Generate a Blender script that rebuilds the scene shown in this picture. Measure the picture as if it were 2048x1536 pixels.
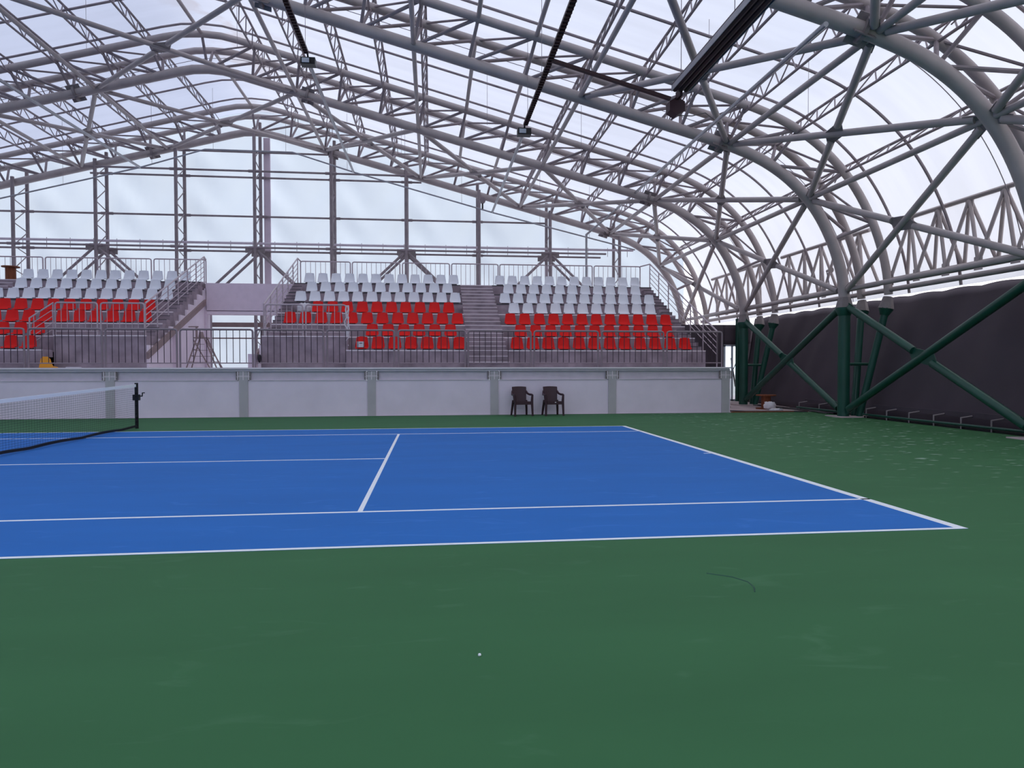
import bpy, bmesh, math, random
from mathutils import Vector, Matrix
random.seed(7)
for o in list(bpy.data.objects): bpy.data.objects.remove(o, do_unlink=True)
S = bpy.context.scene
COL = S.collection

# ------------------------------------------------------------------ camera
yaw, pitch, roll, FPX = 0.116519843, -0.023521993, -0.00144090917, 1367.64186
fw = Vector((math.sin(yaw)*math.cos(pitch), math.cos(yaw)*math.cos(pitch), math.sin(pitch)))
r0 = Vector((math.cos(yaw), -math.sin(yaw), 0)); u0 = r0.cross(fw)
rr = math.cos(roll)*r0 + math.sin(roll)*u0; uu = -math.sin(roll)*r0 + math.cos(roll)*u0
cd = bpy.data.cameras.new('camera'); cam = bpy.data.objects.new('camera', cd); COL.objects.link(cam)
cd.sensor_width = 36; cd.sensor_fit = 'HORIZONTAL'; cd.lens = FPX*36/2048; cd.clip_start = 0.05; cd.clip_end = 500
M = Matrix((rr, uu, -fw)).transposed().to_4x4(); M.translation = Vector((7.10288976, -5.59584659, 1.45061569))
cam.matrix_world = M
S.camera = cam

# ------------------------------------------------------------------ daylight (overcast, brighter towards the right)
W = bpy.data.worlds.new('sky'); S.world = W; W.use_nodes = True
nt = W.node_tree; nt.nodes.clear()
out = nt.nodes.new('ShaderNodeOutputWorld'); bg = nt.nodes.new('ShaderNodeBackground')
tc = nt.nodes.new('ShaderNodeTexCoord')
dp = nt.nodes.new('ShaderNodeVectorMath'); dp.operation = 'DOT_PRODUCT'
sd = Vector((0.85, 0.30, 0.45)).normalized(); dp.inputs[1].default_value = sd
nt.links.new(tc.outputs['Generated'], dp.inputs[0])
mr = nt.nodes.new('ShaderNodeMapRange'); mr.inputs[1].default_value = -1.0; mr.inputs[2].default_value = 1.0
nt.links.new(dp.outputs['Value'], mr.inputs[0])
rp = nt.nodes.new('ShaderNodeValToRGB'); nt.links.new(mr.outputs[0], rp.inputs[0])
cr = rp.color_ramp
cr.elements[0].position = 0.12; cr.elements[0].color = (0.10, 0.15, 0.34, 1)
cr.elements[1].position = 1.0; cr.elements[1].color = (1.75, 1.68, 1.64, 1)
e = cr.elements.new(0.62); e.color = (0.55, 0.64, 0.86, 1)
nt.links.new(rp.outputs[0], bg.inputs[0]); bg.inputs[1].default_value = 1.52
nt.links.new(bg.outputs[0], out.inputs[0])
S.view_settings.view_transform = 'Standard'; S.view_settings.look = 'None'
S.view_settings.exposure = 0.0; S.view_settings.gamma = 1; S.view_settings.use_curve_mapping = False

# ------------------------------------------------------------------ materials
def srgb(c):
    return tuple(((v/255)/12.92 if v/255 <= 0.04045 else (((v/255)+0.055)/1.055)**2.4) for v in c)
def mat(name, rgb, rough=0.6, metal=0.0, noise=0.0, scale=4.0, bump=0.0, spec=0.4, detail=4, stretch=(1,1,1)):
    m = bpy.data.materials.new(name); m.use_nodes = True
    n = m.node_tree; b = n.nodes['Principled BSDF']
    c = srgb(rgb)
    b.inputs['Base Color'].default_value = (*c, 1); b.inputs['Roughness'].default_value = rough
    b.inputs['Metallic'].default_value = metal; b.inputs['Specular IOR Level'].default_value = spec
    if noise or bump:
        t = n.nodes.new('ShaderNodeTexCoord'); mp = n.nodes.new('ShaderNodeMapping'); mp.inputs['Scale'].default_value = stretch
        n.links.new(t.outputs['Object'], mp.inputs[0])
        nz = n.nodes.new('ShaderNodeTexNoise'); nz.inputs['Scale'].default_value = scale; nz.inputs['Detail'].default_value = detail
        n.links.new(mp.outputs[0], nz.inputs[0])
        if noise:
            mx = n.nodes.new('ShaderNodeMix'); mx.data_type = 'RGBA'
            mx.inputs[6].default_value = (*[max(0, v*(1-noise)) for v in c], 1)
            mx.inputs[7].default_value = (*[min(1, v*(1+noise)) for v in c], 1)
            rm = n.nodes.new('ShaderNodeMapRange'); rm.inputs[1].default_value = 0.3; rm.inputs[2].default_value = 0.7
            n.links.new(nz.outputs[0], rm.inputs[0]); n.links.new(rm.outputs[0], mx.inputs[0])
            n.links.new(mx.outputs[2], b.inputs['Base Color'])
        if bump:
            bp = n.nodes.new('ShaderNodeBump'); bp.inputs['Strength'].default_value = bump; bp.inputs['Distance'].default_value = 0.01
            n.links.new(nz.outputs[0], bp.inputs['Height']); n.links.new(bp.outputs[0], b.inputs['Normal'])
    return m

STEEL = mat('painted_steel', (180, 168, 166), 0.45, noise=0.10, scale=2.0)
STEELD = mat('weathered_steel', (148, 136, 139), 0.5, noise=0.15, scale=3.0)
GALV = mat('galvanised_conduit', (170, 168, 172), 0.35, 0.4, noise=0.1)
GREEN = mat('green_column_paint', (24, 76, 62), 0.4, noise=0.12, scale=1.5, spec=0.5)
DARK = mat('dark_tray_paint', (62, 36, 38), 0.5, noise=0.15, scale=8)
PLATE = mat('gusset_steel', (138, 128, 128), 0.55, noise=0.15, scale=5)
RAILM = mat('railing_steel', (190, 174, 180), 0.4, 0.15)
RAILD = mat('front_railing_highlit_steel', (150, 134, 140), 0.4, 0.15)  # lighter than its balusters: the top highlight is put into this colour
BALD = mat('front_baluster_steel', (62, 46, 58), 0.5)
CONC = mat('terrace_concrete', (158, 142, 150), 0.85, noise=0.30, scale=2.2, bump=0.3, detail=8)
CONCW = mat('terrace_wall_plaster', (244, 230, 238), 0.8, noise=0.06, scale=1.0)
LINE = mat('step_edge_paint', (240, 228, 232), 0.7)
EDGE = mat('terrace_edge_angle', (92, 86, 92), 0.6)
WALLM = mat('podium_panel_paint', (240, 226, 238), 0.6, noise=0.05, scale=1.2, bump=0.05)
PILM = mat('pilaster_paint', (192, 186, 188), 0.6, noise=0.06, scale=2)
FASC = mat('fascia_beam_paint', (218, 206, 216), 0.5, noise=0.05)
WHITE = mat('white_seat_plastic', (242, 243, 248), 0.4, spec=0.35)
RED = mat('red_seat_plastic', (236, 14, 6), 0.4, spec=0.3)
ORANGE = mat('orange_plastic', (240, 160, 40), 0.4)
BRACK = mat('seat_bracket', (70, 62, 66), 0.5)
TARP = mat('dark_tarpaulin', (80, 70, 78), 0.8, noise=0.14, scale=0.6, bump=0.2, detail=3)
BROWN = mat('brown_plastic', (62, 36, 44), 0.45, spec=0.4)
WOOD = mat('reel_wood', (128, 72, 46), 0.8, noise=0.3, scale=6, stretch=(6, 6, 0.6))
BLACK = mat('black_post', (18, 18, 22), 0.4)
NETC = mat('net_cord', (26, 28, 36), 0.8)
WTAPE = mat('white_tape', (248, 250, 252), 0.7)
PAPER = mat('white_plastic_bag', (226, 222, 226), 0.6, noise=0.05, scale=9)
DOORM = mat('door_frame_white', (205, 212, 222), 0.4)
FLOORC = mat('dusty_concrete', (190, 172, 172), 0.9, noise=0.2, scale=1.5, bump=0.3, detail=8)
GROUND = mat('outside_ground', (185, 178, 170), 0.9, noise=0.1, scale=0.4)
BEIGE = mat('end_beam_paint', (228, 210, 222), 0.7, noise=0.04)
BRWN = mat('brown_beam', (150, 128, 126), 0.6, noise=0.1)
LENS = mat('lamp_glass', (200, 205, 212), 0.15)
PIPEM = mat('plastic_pipe', (40, 38, 44), 0.5)

def membrane(name, base, stain=True):
    m = bpy.data.materials.new(name); m.use_nodes = True
    n = m.node_tree; n.nodes.clear()
    o = n.nodes.new('ShaderNodeOutputMaterial')
    d = n.nodes.new('ShaderNodeBsdfDiffuse'); t = n.nodes.new('ShaderNodeBsdfTranslucent'); x = n.nodes.new('ShaderNodeMixShader')
    x.inputs[0].default_value = 0.6 if stain else 0.70
    tcn = n.nodes.new('ShaderNodeTexCoord'); mp = n.nodes.new('ShaderNodeMapping'); mp.inputs['Scale'].default_value = (0.25, 1.6, 0.25)
    n.links.new(tcn.outputs['Object'], mp.inputs[0])
    nz = n.nodes.new('ShaderNodeTexNoise'); nz.inputs['Scale'].default_value = 1.0; nz.inputs['Detail'].default_value = 5
    n.links.new(mp.outputs[0], nz.inputs[0])
    mx = n.nodes.new('ShaderNodeMix'); mx.data_type = 'RGBA'
    mx.inputs[6].default_value = (*[v*0.94 for v in base], 1); mx.inputs[7].default_value = (*base, 1)
    rm = n.nodes.new('ShaderNodeMapRange'); rm.inputs[1].default_value = 0.35; rm.inputs[2].default_value = 0.6
    n.links.new(nz.outputs[0], rm.inputs[0]); n.links.new(rm.outputs[0], mx.inputs[0])
    last = mx.outputs[2]
    if stain:   # tan water stains beside the ridge
        n2 = n.nodes.new('ShaderNodeTexNoise'); n2.inputs['Scale'].default_value = 0.55; n2.inputs['Detail'].default_value = 5
        n.links.new(tcn.outputs['Object'], n2.inputs[0])
        sp = n.nodes.new('ShaderNodeSeparateXYZ'); n.links.new(tcn.outputs['Object'], sp.inputs[0])
        ab = n.nodes.new('ShaderNodeMath'); ab.operation = 'SUBTRACT'; ab.inputs[1].default_value = 0.4; n.links.new(sp.outputs[0], ab.inputs[0])
        ab2 = n.nodes.new('ShaderNodeMath'); ab2.operation = 'ABSOLUTE'; n.links.new(ab.outputs[0], ab2.inputs[0])
        rg = n.nodes.new('ShaderNodeMapRange'); rg.inputs[1].default_value = 0.8; rg.inputs[2].default_value = 2.2; rg.inputs[3].default_value = 1; rg.inputs[4].default_value = 0
        n.links.new(ab2.outputs[0], rg.inputs[0])
        rs = n.nodes.new('ShaderNodeMapRange'); rs.inputs[1].default_value = 0.53; rs.inputs[2].default_value = 0.6
        n.links.new(n2.outputs[0], rs.inputs[0])
        mu = n.nodes.new('ShaderNodeMath'); mu.operation = 'MULTIPLY'; n.links.new(rg.outputs[0], mu.inputs[0]); n.links.new(rs.outputs[0], mu.inputs[1])
        mu2 = n.nodes.new('ShaderNodeMath'); mu2.operation = 'MULTIPLY'; mu2.inputs[1].default_value = 0.3; n.links.new(mu.outputs[0], mu2.inputs[0])
        m2 = n.nodes.new('ShaderNodeMix'); m2.data_type = 'RGBA'; n.links.new(mu2.outputs[0], m2.inputs[0]); n.links.new(last, m2.inputs[6])
        m2.inputs[7].default_value = (0.55, 0.42, 0.35, 1); last = m2.outputs[2]
    n.links.new(last, d.inputs[0]); n.links.new(last, t.inputs[0])
    n.links.new(d.outputs[0], x.inputs[1]); n.links.new(t.outputs[0], x.inputs[2])
    n.links.new(x.outputs[0], o.inputs[0])
    return m
MEMB = membrane('roof_membrane', (0.84, 0.87, 0.94))
GABLE = membrane('gable_membrane', (0.86, 0.95, 1.0), False)

def court_mat(name, rgb, speck):
    m = mat(name, rgb, 0.7, noise=0.05, scale=1.3, spec=0.15, stretch=(0.35, 1.3, 1), detail=6)
    n = m.node_tree; b = n.nodes['Principled BSDF']
    src = b.inputs['Base Color'].links[0].from_socket
    tcn = n.nodes.new('ShaderNodeTexCoord')
    # pale scuffs with their own shape
    mp = n.nodes.new('ShaderNodeMapping'); mp.inputs['Scale'].default_value = (0.9, 2.4, 1); n.links.new(tcn.outputs['Object'], mp.inputs[0])
    nz = n.nodes.new('ShaderNodeTexNoise'); nz.inputs['Scale'].default_value = 1.4; nz.inputs['Detail'].default_value = 8; nz.inputs['Distortion'].default_value = 1.5
    n.links.new(mp.outputs[0], nz.inputs[0])
    rm = n.nodes.new('ShaderNodeMapRange'); rm.inputs[1].default_value = 0.60; rm.inputs[2].default_value = 0.78; rm.inputs[4].default_value = 0.22
    n.links.new(nz.outputs[0], rm.inputs[0])
    mx = n.nodes.new('ShaderNodeMix'); mx.data_type = 'RGBA'; n.links.new(rm.outputs[0], mx.inputs[0]); n.links.new(src, mx.inputs[6])
    mx.inputs[7].default_value = (*[min(1, v*1.5+0.08) for v in srgb(rgb)], 1)
    last = mx.outputs[2]
    if speck:   # small pale flecks on the right-hand run-off
        mp2 = n.nodes.new('ShaderNodeMapping'); mp2.inputs['Scale'].default_value = (3.4, 6.0, 1); n.links.new(tcn.outputs['Object'], mp2.inputs[0])
        v = n.nodes.new('ShaderNodeTexNoise'); v.inputs['Scale'].default_value = 1.0; v.inputs['Detail'].default_value = 2; n.links.new(mp2.outputs[0], v.inputs[0])
        r2 = n.nodes.new('ShaderNodeMapRange'); r2.inputs[1].default_value = 0.62; r2.inputs[2].default_value = 0.80
        n.links.new(v.outputs[0], r2.inputs[0])
        sp = n.nodes.new('ShaderNodeSeparateXYZ'); n.links.new(tcn.outputs['Object'], sp.inputs[0])
        gx = n.nodes.new('ShaderNodeMapRange'); gx.inputs[1].default_value = 11.9; gx.inputs[2].default_value = 14.5; n.links.new(sp.outputs[0], gx.inputs[0])
        gy = n.nodes.new('ShaderNodeMapRange'); gy.inputs[1].default_value = 0.5; gy.inputs[2].default_value = 7; n.links.new(sp.outputs[1], gy.inputs[0])
        a = n.nodes.new('ShaderNodeMath'); a.operation = 'MULTIPLY'; n.links.new(gx.outputs[0], a.inputs[0]); n.links.new(gy.outputs[0], a.inputs[1])
        c2 = n.nodes.new('ShaderNodeMath'); c2.operation = 'MULTIPLY'; n.links.new(a.outputs[0], c2.inputs[0]); n.links.new(r2.outputs[0], c2.inputs[1])
        m3 = n.nodes.new('ShaderNodeMix'); m3.data_type = 'RGBA'; n.links.new(c2.outputs[0], m3.inputs[0]); n.links.new(last, m3.inputs[6])
        m3.inputs[7].default_value = (0.50, 0.62, 0.52, 1); last = m3.outputs[2]
    n.links.new(last, b.inputs['Base Color'])
    return m
CGREEN = court_mat('green_court_acrylic', (60, 109, 69), True)
CBLUE = court_mat('blue_court_acrylic', (42, 113, 192), False)

# ------------------------------------------------------------------ mesh helpers
class MB:
    def __init__(s): s.v = []; s.f = []
    def box(s, x0, x1, y0, y1, z0, z1):
        b = len(s.v)
        s.v += [(x, y, z) for z in (z0, z1) for y in (y0, y1) for x in (x0, x1)]
        s.f += [[b+i for i in q] for q in ((0,2,3,1),(4,5,7,6),(0,1,5,4),(2,6,7,3),(0,4,6,2),(1,3,7,5))]
        return s
    def obox(s, c, ax, ay, az):       # oriented box: centre and three half axes
        b = len(s.v); c, ax, ay, az = map(Vector, (c, ax, ay, az))
        s.v += [tuple(c+i*ax+j*ay+k*az) for k in (-1,1) for j in (-1,1) for i in (-1,1)]
        s.f += [[b+i for i in q] for q in ((0,2,3,1),(4,5,7,6),(0,1,5,4),(2,6,7,3),(0,4,6,2),(1,3,7,5))]
        return s
    def path(s, pts, r, n=8, cap=True):
        pts = [Vector(p) for p in pts]; b = len(s.v); up = None
        R = r if isinstance(r, (list, tuple)) else [r]*len(pts)
        for i, p in enumerate(pts):
            a = pts[max(i-1, 0)]; c = pts[min(i+1, len(pts)-1)]; d = (c-a).normalized()
            if up is None:
                up = Vector((0,0,1)) if abs(d.z) < 0.9 else Vector((1,0,0))
            u = (up - up.dot(d)*d).normalized(); w = d.cross(u); up = u
            sc = 1.0
            if 0 < i < len(pts)-1:
                h = (pts[i]-a).normalized().dot(d); sc = 1/max(h, 0.5)
            for k in range(n):
                t = 2*math.pi*k/n; s.v.append(tuple(p + R[i]*sc*(math.cos(t)*u + math.sin(t)*w)))
        for i in range(len(pts)-1):
            for k in range(n):
                k2 = (k+1) % n
                s.f.append([b+i*n+k, b+i*n+k2, b+(i+1)*n+k2, b+(i+1)*n+k])
        if cap:
            s.f.append([b+k for k in reversed(range(n))]); s.f.append([b+(len(pts)-1)*n+k for k in range(n)])
        return s
    def tube(s, a, b, r, n=8): return s.path([a, b], r, n)
    def poly_x(s, x0, x1, yz):        # prism along x from a (y,z) outline
        b = len(s.v); n = len(yz)
        s.v += [(x0, y, z) for y, z in yz] + [(x1, y, z) for y, z in yz]
        s.f.append([b+i for i in range(n)]); s.f.append([b+n+i for i in reversed(range(n))])
        for i in range(n):
            j = (i+1) % n; s.f.append([b+i, b+n+i, b+n+j, b+j])
        return s
    def mesh(s, name, smooth=True):
        me = bpy.data.meshes.new(name); me.from_pydata([tuple(v) for v in s.v], [], s.f); me.update()
        bm = bmesh.new(); bm.from_mesh(me); bmesh.ops.recalc_face_normals(bm, faces=bm.faces); bm.to_mesh(me); bm.free()
        if smooth:
            me.polygons.foreach_set('use_smooth', [True]*len(me.polygons))
            try: me.set_sharp_from_angle(angle=math.radians(40))
            except Exception: pass
        return me
    def build(s, name, m, parent=None, smooth=True):
        return obj(name, s.mesh(name, smooth), m, parent)
def obj(name, me, m, parent=None, loc=None):
    if m and not me.materials: me.materials.append(m)
    o = bpy.data.objects.new(name, me); COL.objects.link(o)
    if parent is not None:
        o.parent = parent
        if loc is None: o.matrix_parent_inverse = Matrix.Translation(-Vector(parent.location)) if parent.rotation_euler.z == 0 else Matrix.Identity(4)
    if loc is not None: o.location = loc
    return o
def tag(o, label, cat=None, group=None, kind=None):
    if label: o['label'] = label
    if cat: o['category'] = cat
    if group: o['group'] = group
    if kind: o['kind'] = kind
    return o
def empty(name, loc, label, cat, group=None):
    o = bpy.data.objects.new(name, None); COL.objects.link(o); o.location = loc; o.empty_display_size = 0.2
    return tag(o, label, cat, group)
def dup(o, loc, label=None, group=None):
    r = o.copy(); COL.objects.link(r); r.location = loc
    if label: r['label'] = label
    if group: r['group'] = group
    def rec(src, dst):
        for ch in src.children:
            c = ch.copy(); COL.objects.link(c); c.parent = dst; rec(ch, c)
    rec(o, r)
    return r
def struct(name, mb, m, label, smooth=False):
    o = mb.build(name, m, None, smooth); return tag(o, label, name.split('_')[0], kind='structure')
ORD = ['zeroth', 'first', 'second', 'third', 'fourth', 'fifth', 'sixth', 'seventh', 'eighth', 'ninth', 'tenth', 'eleventh', 'twelfth', 'thirteenth', 'fourteenth', 'fifteenth', 'sixteenth', 'seventeenth', 'eighteenth', 'nineteenth', 'twentieth', 'twenty-first', 'twenty-second', 'twenty-third', 'twenty-fourth']

# ------------------------------------------------------------------ ground and floors
struct('ground', MB().box(-120, 120, -90, 140, -0.30, -0.06), GROUND, 'pale open ground outside the hall')
struct('floor', MB().box(-24, 24, -30, 28.5, -0.06, -0.004), FLOORC, 'dusty grey concrete slab behind the green run-off')
struct('floor_green', MB().box(-19.2, 19.45, -24, 15.44, -0.004, 0.0), CGREEN, 'green acrylic run-off around the blue court')
ct = empty('tennis_court', (0, 5.485, 0), 'blue hard tennis court with white lines inside the green run-off', 'tennis court')
MB().box(-11.885, 11.885, 0, 10.97, 0.0, 0.002).build('playing_surface', CBLUE, ct, False)
LW = 0.05
def line(name, x0, x1, y0, y1):
    MB().box(x0, x1, y0, y1, 0.002, 0.0035).build(name, WTAPE, ct, False)
for y in (0, 10.97-LW): line('doubles_sideline', -11.885, 11.885, y, y+LW)
for y in (1.37, 9.60-LW): line('singles_sideline', -11.885, 11.885, y, y+LW)
for x in (-11.885, 11.885-0.10): line('baseline', x, x+0.10, LW, 10.97-LW)
for x in (-6.40, 6.40-LW): line('service_line', x, x+LW, 1.37+LW, 9.60-LW)
line('centre_service_line', -6.35, 6.35, 5.46, 5.51)
for x in (-11.785, 11.785-0.12): line('centre_mark', x, x+0.12, 5.46, 5.51)

# ------------------------------------------------------------------ roof geometry
RX = -0.65                                    # ridge
def inner_line(x): return 12.05 - 0.2625*(x-RX)
cp = [(15.5, 7.80), (16.2, 7.55), (16.8, 7.26), (17.4, 6.85), (17.95, 6.32), (18.35, 5.78), (18.68, 5.15), (18.92, 4.50), (19.05, 3.95), (19.1, 3.45)]
IN = [(RX, 11.93), (RX+0.5, 11.90), (RX+1.0, 11.79)]
for i in range(0, 16): 
    x = 0.85+ i*(14.65/15.0)
    if x < 15.4: IN.append((x, inner_line(x)))
def crom(P, n=4):
    o = []
    for i in range(len(P)-1):
        p0 = P[max(i-1, 0)]; p1 = P[i]; p2 = P[i+1]; p3 = P[min(i+2, len(P)-1)]
        for j in range(n):
            t = j/n; o.append(tuple(0.5*((2*p1[k])+(-p0[k]+p2[k])*t+(2*p0[k]-5*p1[k]+4*p2[k]-p3[k])*t*t+(-p0[k]+3*p1[k]-3*p2[k]+p3[k])*t**3) for k in (0, 1)))
    return o+[P[-1]]
cp = crom(cp); IN += cp
def arclen(P):
    L = [0]
    for a, b in zip(P, P[1:]): L.append(L[-1]+math.hypot(b[0]-a[0], b[1]-a[1]))
    return L
INL = arclen(IN)
def normal_at(i):
    a = IN[max(i-1, 0)]; b = IN[min(i+1, len(IN)-1)]
    dx, dz = b[0]-a[0], b[1]-a[1]; l = math.hypot(dx, dz); return (-dz/l, dx/l)
i155 = IN.index(cp[0])
def offs(i): return 0.93 + (0.02 if i > i155 else 0)
def offset_curve(extra=0.0, ramp=0.0):
    P = []
    for i, (x, z) in enumerate(IN):
        nx, nz = normal_at(i)
        if i == 0: nx, nz = 0, 1
        o = offs(i)+extra+(ramp*(INL[i]-INL[i155])/(INL[-1]-INL[i155]) if i > i155 else 0); P.append((x+nx*o, z+nz*o))
    return P
OUT = offset_curve(); RIB = offset_curve(0.34, 0.30); MEM = offset_curve(0.44, 0.40)
NX = [RX, 0.85, 2.35, 3.80, 5.25, 6.65, 8.12, 9.66, 11.2, 12.65, 14.1, 15.5, 16.8, 17.95, 18.68, 19.05]
def in_pt(x, side=1):
    for a, b in zip(IN, IN[1:]):
        if a[0] <= x <= b[0]:
            t = (x-a[0])/(b[0]-a[0]); z = a[1]+t*(b[1]-a[1]); break
    else: z = IN[-1][1]
    return (x if side > 0 else 2*RX-x, z)
def curve_pt(CV, x, side=1):          # matching point on an offset curve
    for i in range(len(IN)-1):
        if IN[i][0] <= x <= IN[i+1][0]:
            t = (x-IN[i][0])/(IN[i+1][0]-IN[i][0]); X = CV[i][0]+t*(CV[i+1][0]-CV[i][0]); Z = CV[i][1]+t*(CV[i+1][1]-CV[i][1])
            return (X if side > 0 else 2*RX-X, Z)
def full(CV, y): 
    L = [(2*RX-x, y, z) for x, z in reversed(CV[1:])]; return L + [(x, y, z) for x, z in CV]
HW = 0.62
FY = [0.2, 6.7, 13.2, 19.7, 26.2]
frame_names = ['grey steel roof arch truss overhead of the near sideline, above the photo edge', 'nearest visible steel arch truss curving down at the top right corner',
               'second steel arch truss, whose column stands beside the black tarpaulin centre', 'third steel arch truss, its leg landing beside the glass door',
               'farthest steel arch truss, directly in front of the gable wall']
def make_frame():
    f = empty('arch_truss', (0, 0, 0), frame_names[0], 'roof truss', 'steel arch trusses spanning the hall')
    MB().path(full(IN, 0), 0.155, 14).build('inner_chord', STEEL, f)
    for s in (-1, 1): MB().path(full(OUT, s*HW), 0.115, 12).build('outer_chord', STEEL, f)
    rest = MB()
    for side in (1, -1):
        for k, x in enumerate(NX[:-1] if True else NX):
            if side < 0 and k == 0: continue
            a = in_pt(x, side); o = curve_pt(OUT, x, side); vis = (side > 0) or (a[0] > -11)
            if k < len(NX)-2:
                o2 = curve_pt(OUT, NX[k+1], side)
            for s in (-1, 1):
                if vis: MB().tube((a[0], 0, a[1]), (o[0], s*HW, o[1]), 0.048, 7).build('web_tube', STEELD, f)
                else: rest.tube((a[0], 0, a[1]), (o[0], s*HW, o[1]), 0.042, 6)
                if k < len(NX)-2:
                    if vis and len([c for c in f.children if c.name.startswith('web_tube')]) < 98: MB().tube((a[0], 0, a[1]), (o2[0], s*HW, o2[1]), 0.048, 7).build('web_tube', STEELD, f)
                    else: rest.tube((a[0], 0, a[1]), (o2[0], s*HW, o2[1]), 0.042, 6)
            if k < len(NX)-2:
                q = MB().tube((o[0], HW, o[1]), (o2[0], -HW, o2[1]), 0.032, 6)
                if vis: q.build('cross_strut', STEELD, f)
                else: rest.tube((o[0], HW, o[1]), (o2[0], -HW, o2[1]), 0.032, 6)
    tag(rest.build('web_lacing', STEELD, f), None, kind='stuff')
    # splice plates around the chord where the straight rafter meets the curved leg, and left of the ridge
    for xx, sd_ in ((15.25, 1), (2.75, 1), (3.7, -1)):
        p = in_pt(xx, sd_); q = in_pt(xx+0.3, sd_); d = Vector((q[0]-p[0], 0, q[1]-p[1])).normalized(); nrm = Vector((-d.z, 0, d.x))
        g = MB()
        for kx in range(4):
            an = math.pi/4 + kx*math.pi/2; v = math.cos(an)*nrm + math.sin(an)*Vector((0, 1, 0))
            t = d.cross(v)
            g.obox(Vector((p[0], 0, p[1]))+v*0.20, d*0.22, v*0.09, t*0.012)
        g.path([Vector((p[0], 0, p[1]))-d*0.04, Vector((p[0], 0, p[1]))+d*0.04], 0.25, 14)
        g.build('splice_flange', PLATE, f)
    # steel outrigger bolting the slanted legs: flared cast cap under each chord
    for sx in (1, -1):
        X = 19.1 if sx > 0 else 2*RX-19.1
        MB().path([(X, 0, 3.50), (X, 0, 3.42), (X, 0, 3.20)], [0.17, 0.19, 0.25], 8).build('base_cone', PLATE, f)
        for s in (-1, 1):
            o = OUT[-1]; Xo = o[0] if sx > 0 else 2*RX-o[0]
            MB().path([(Xo, s*HW*0.97, 3.47), (Xo, s*HW*0.95, 3.42), (Xo-0.03*sx, s*HW*0.90, 3.14)], [0.12, 0.14, 0.21], 8).build('base_cone', PLATE, f)
    return f
F0 = make_frame(); F0.location = (0, FY[0], 0); frames = [F0]
for i in range(1, 5): frames.append(dup(F0, (0, FY[i], 0), frame_names[i]))
# the children were built around the origin, so give every copy a clean parent inverse
for f in frames:
    for c in f.children: c.matrix_parent_inverse = Matrix.Identity(4)

# ridge and longitudinal ties
def tie(name, x, CV, y0, y1, r, label, grp, m=STEEL, dz=0.0):
    p = in_pt(x) if CV is None else curve_pt(CV, x)
    if isinstance(x, tuple): p = x
    o = MB().tube((p[0], y0, p[1]+dz), (p[0], y1, p[1]+dz), r, 10).build(name, m)
    return tag(o, label, 'roof tube', grp)
bays = [(FY[i], FY[i+1]) for i in range(4)]
bayn = ['the nearest bay', 'the second bay', 'the third bay', 'the farthest bay']
posn = {15.5: 'where the right rafter starts to bend', 17.95: 'half way down the right curve', 11.2: 'right of the centre aisle', 6.65: 'left of the centre aisle', 2.35: 'just right of the ridge'}
for bi, (a, b) in enumerate(bays):
    for x in (2.35, 6.65, 11.2, 15.5, 17.95):
        tie('longitudinal_tie', x, None, a+0.15, b-0.15, 0.075 if x > 15 else 0.065, 'grey steel tie tube %s, in %s' % (posn[x], bayn[bi]), 'lengthwise tie tubes on the lower chords')
    for x, w in ((3.05, 'just left of the ridge'), (6.65, 'far left')):
        p = in_pt(x, -1)
        o = MB().tube((p[0], a+0.15, p[1]), (p[0], b-0.15, p[1]), 0.065, 10).build('longitudinal_tie', STEEL)
        tag(o, 'grey steel tie tube %s, in %s' % (w, bayn[bi]), 'roof tube', 'lengthwise tie tubes on the lower chords')
    for x, w in ((RX, 'along the ridge'), (8.12, 'right of the aisle, nearer the ridge'), (9.66, 'right of the aisle, farther from the ridge')):
        p = curve_pt(OUT, x)
        tie('purlin_tube', x, OUT, a+HW, b-HW, 0.062, 'plain round purlin tube %s, in %s' % (w, bayn[bi]), 'plain round purlin tubes')
    # foot ties at column head level
    for X, w, z in ((19.1, 'inner', 3.72), (20.05, 'outer', 3.66)):
        tag(MB().tube((X, a, z), (X, b, z), 0.07, 10).build('eave_tie', STEEL), '%s grey eave tube just above the black tarpaulin, in %s' % (w, bayn[bi]), 'roof tube', 'eave tubes along the right side')

# purlin trusses
def make_purlin(L):
    t = empty('purlin_truss', (0, 0, 0), '', 'purlin', 'lattice purlins between the arches')
    d = 0.50
    MB().tube((0, 0, 0), (0, L, 0), 0.038, 7).build('top_chord', STEELD, t)
    e = 0.45
    MB().path([(0, 0, -d+0.02), (0, e, -d), (0, L-e, -d), (0, L, -d+0.02)], 0.034, 7).build('bottom_chord', STEELD, t)
    l = MB(); n = 8; st = L/n
    for i in range(n):
        l.tube((0, i*st, -d), (0, (i+0.5)*st, 0), 0.019, 5); l.tube((0, (i+0.5)*st, 0), (0, (i+1)*st, -d), 0.019, 5)
    l.build('lacing', STEELD, t)
    # splayed feet onto the arch chords
    for y in (0, L):
        for s in (-1, 1):
            MB().path([(s*0.0, y, -0.02), (s*0.16, y + (0.0), -d)], 0.016, 5).build('foot_strut', STEELD, t)
    return t
px_list = [(x, 1) for x in NX[1:14] if x not in (8.12, 9.66)] + [(x, -1) for x in NX[1:11]]
P0 = None
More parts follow.
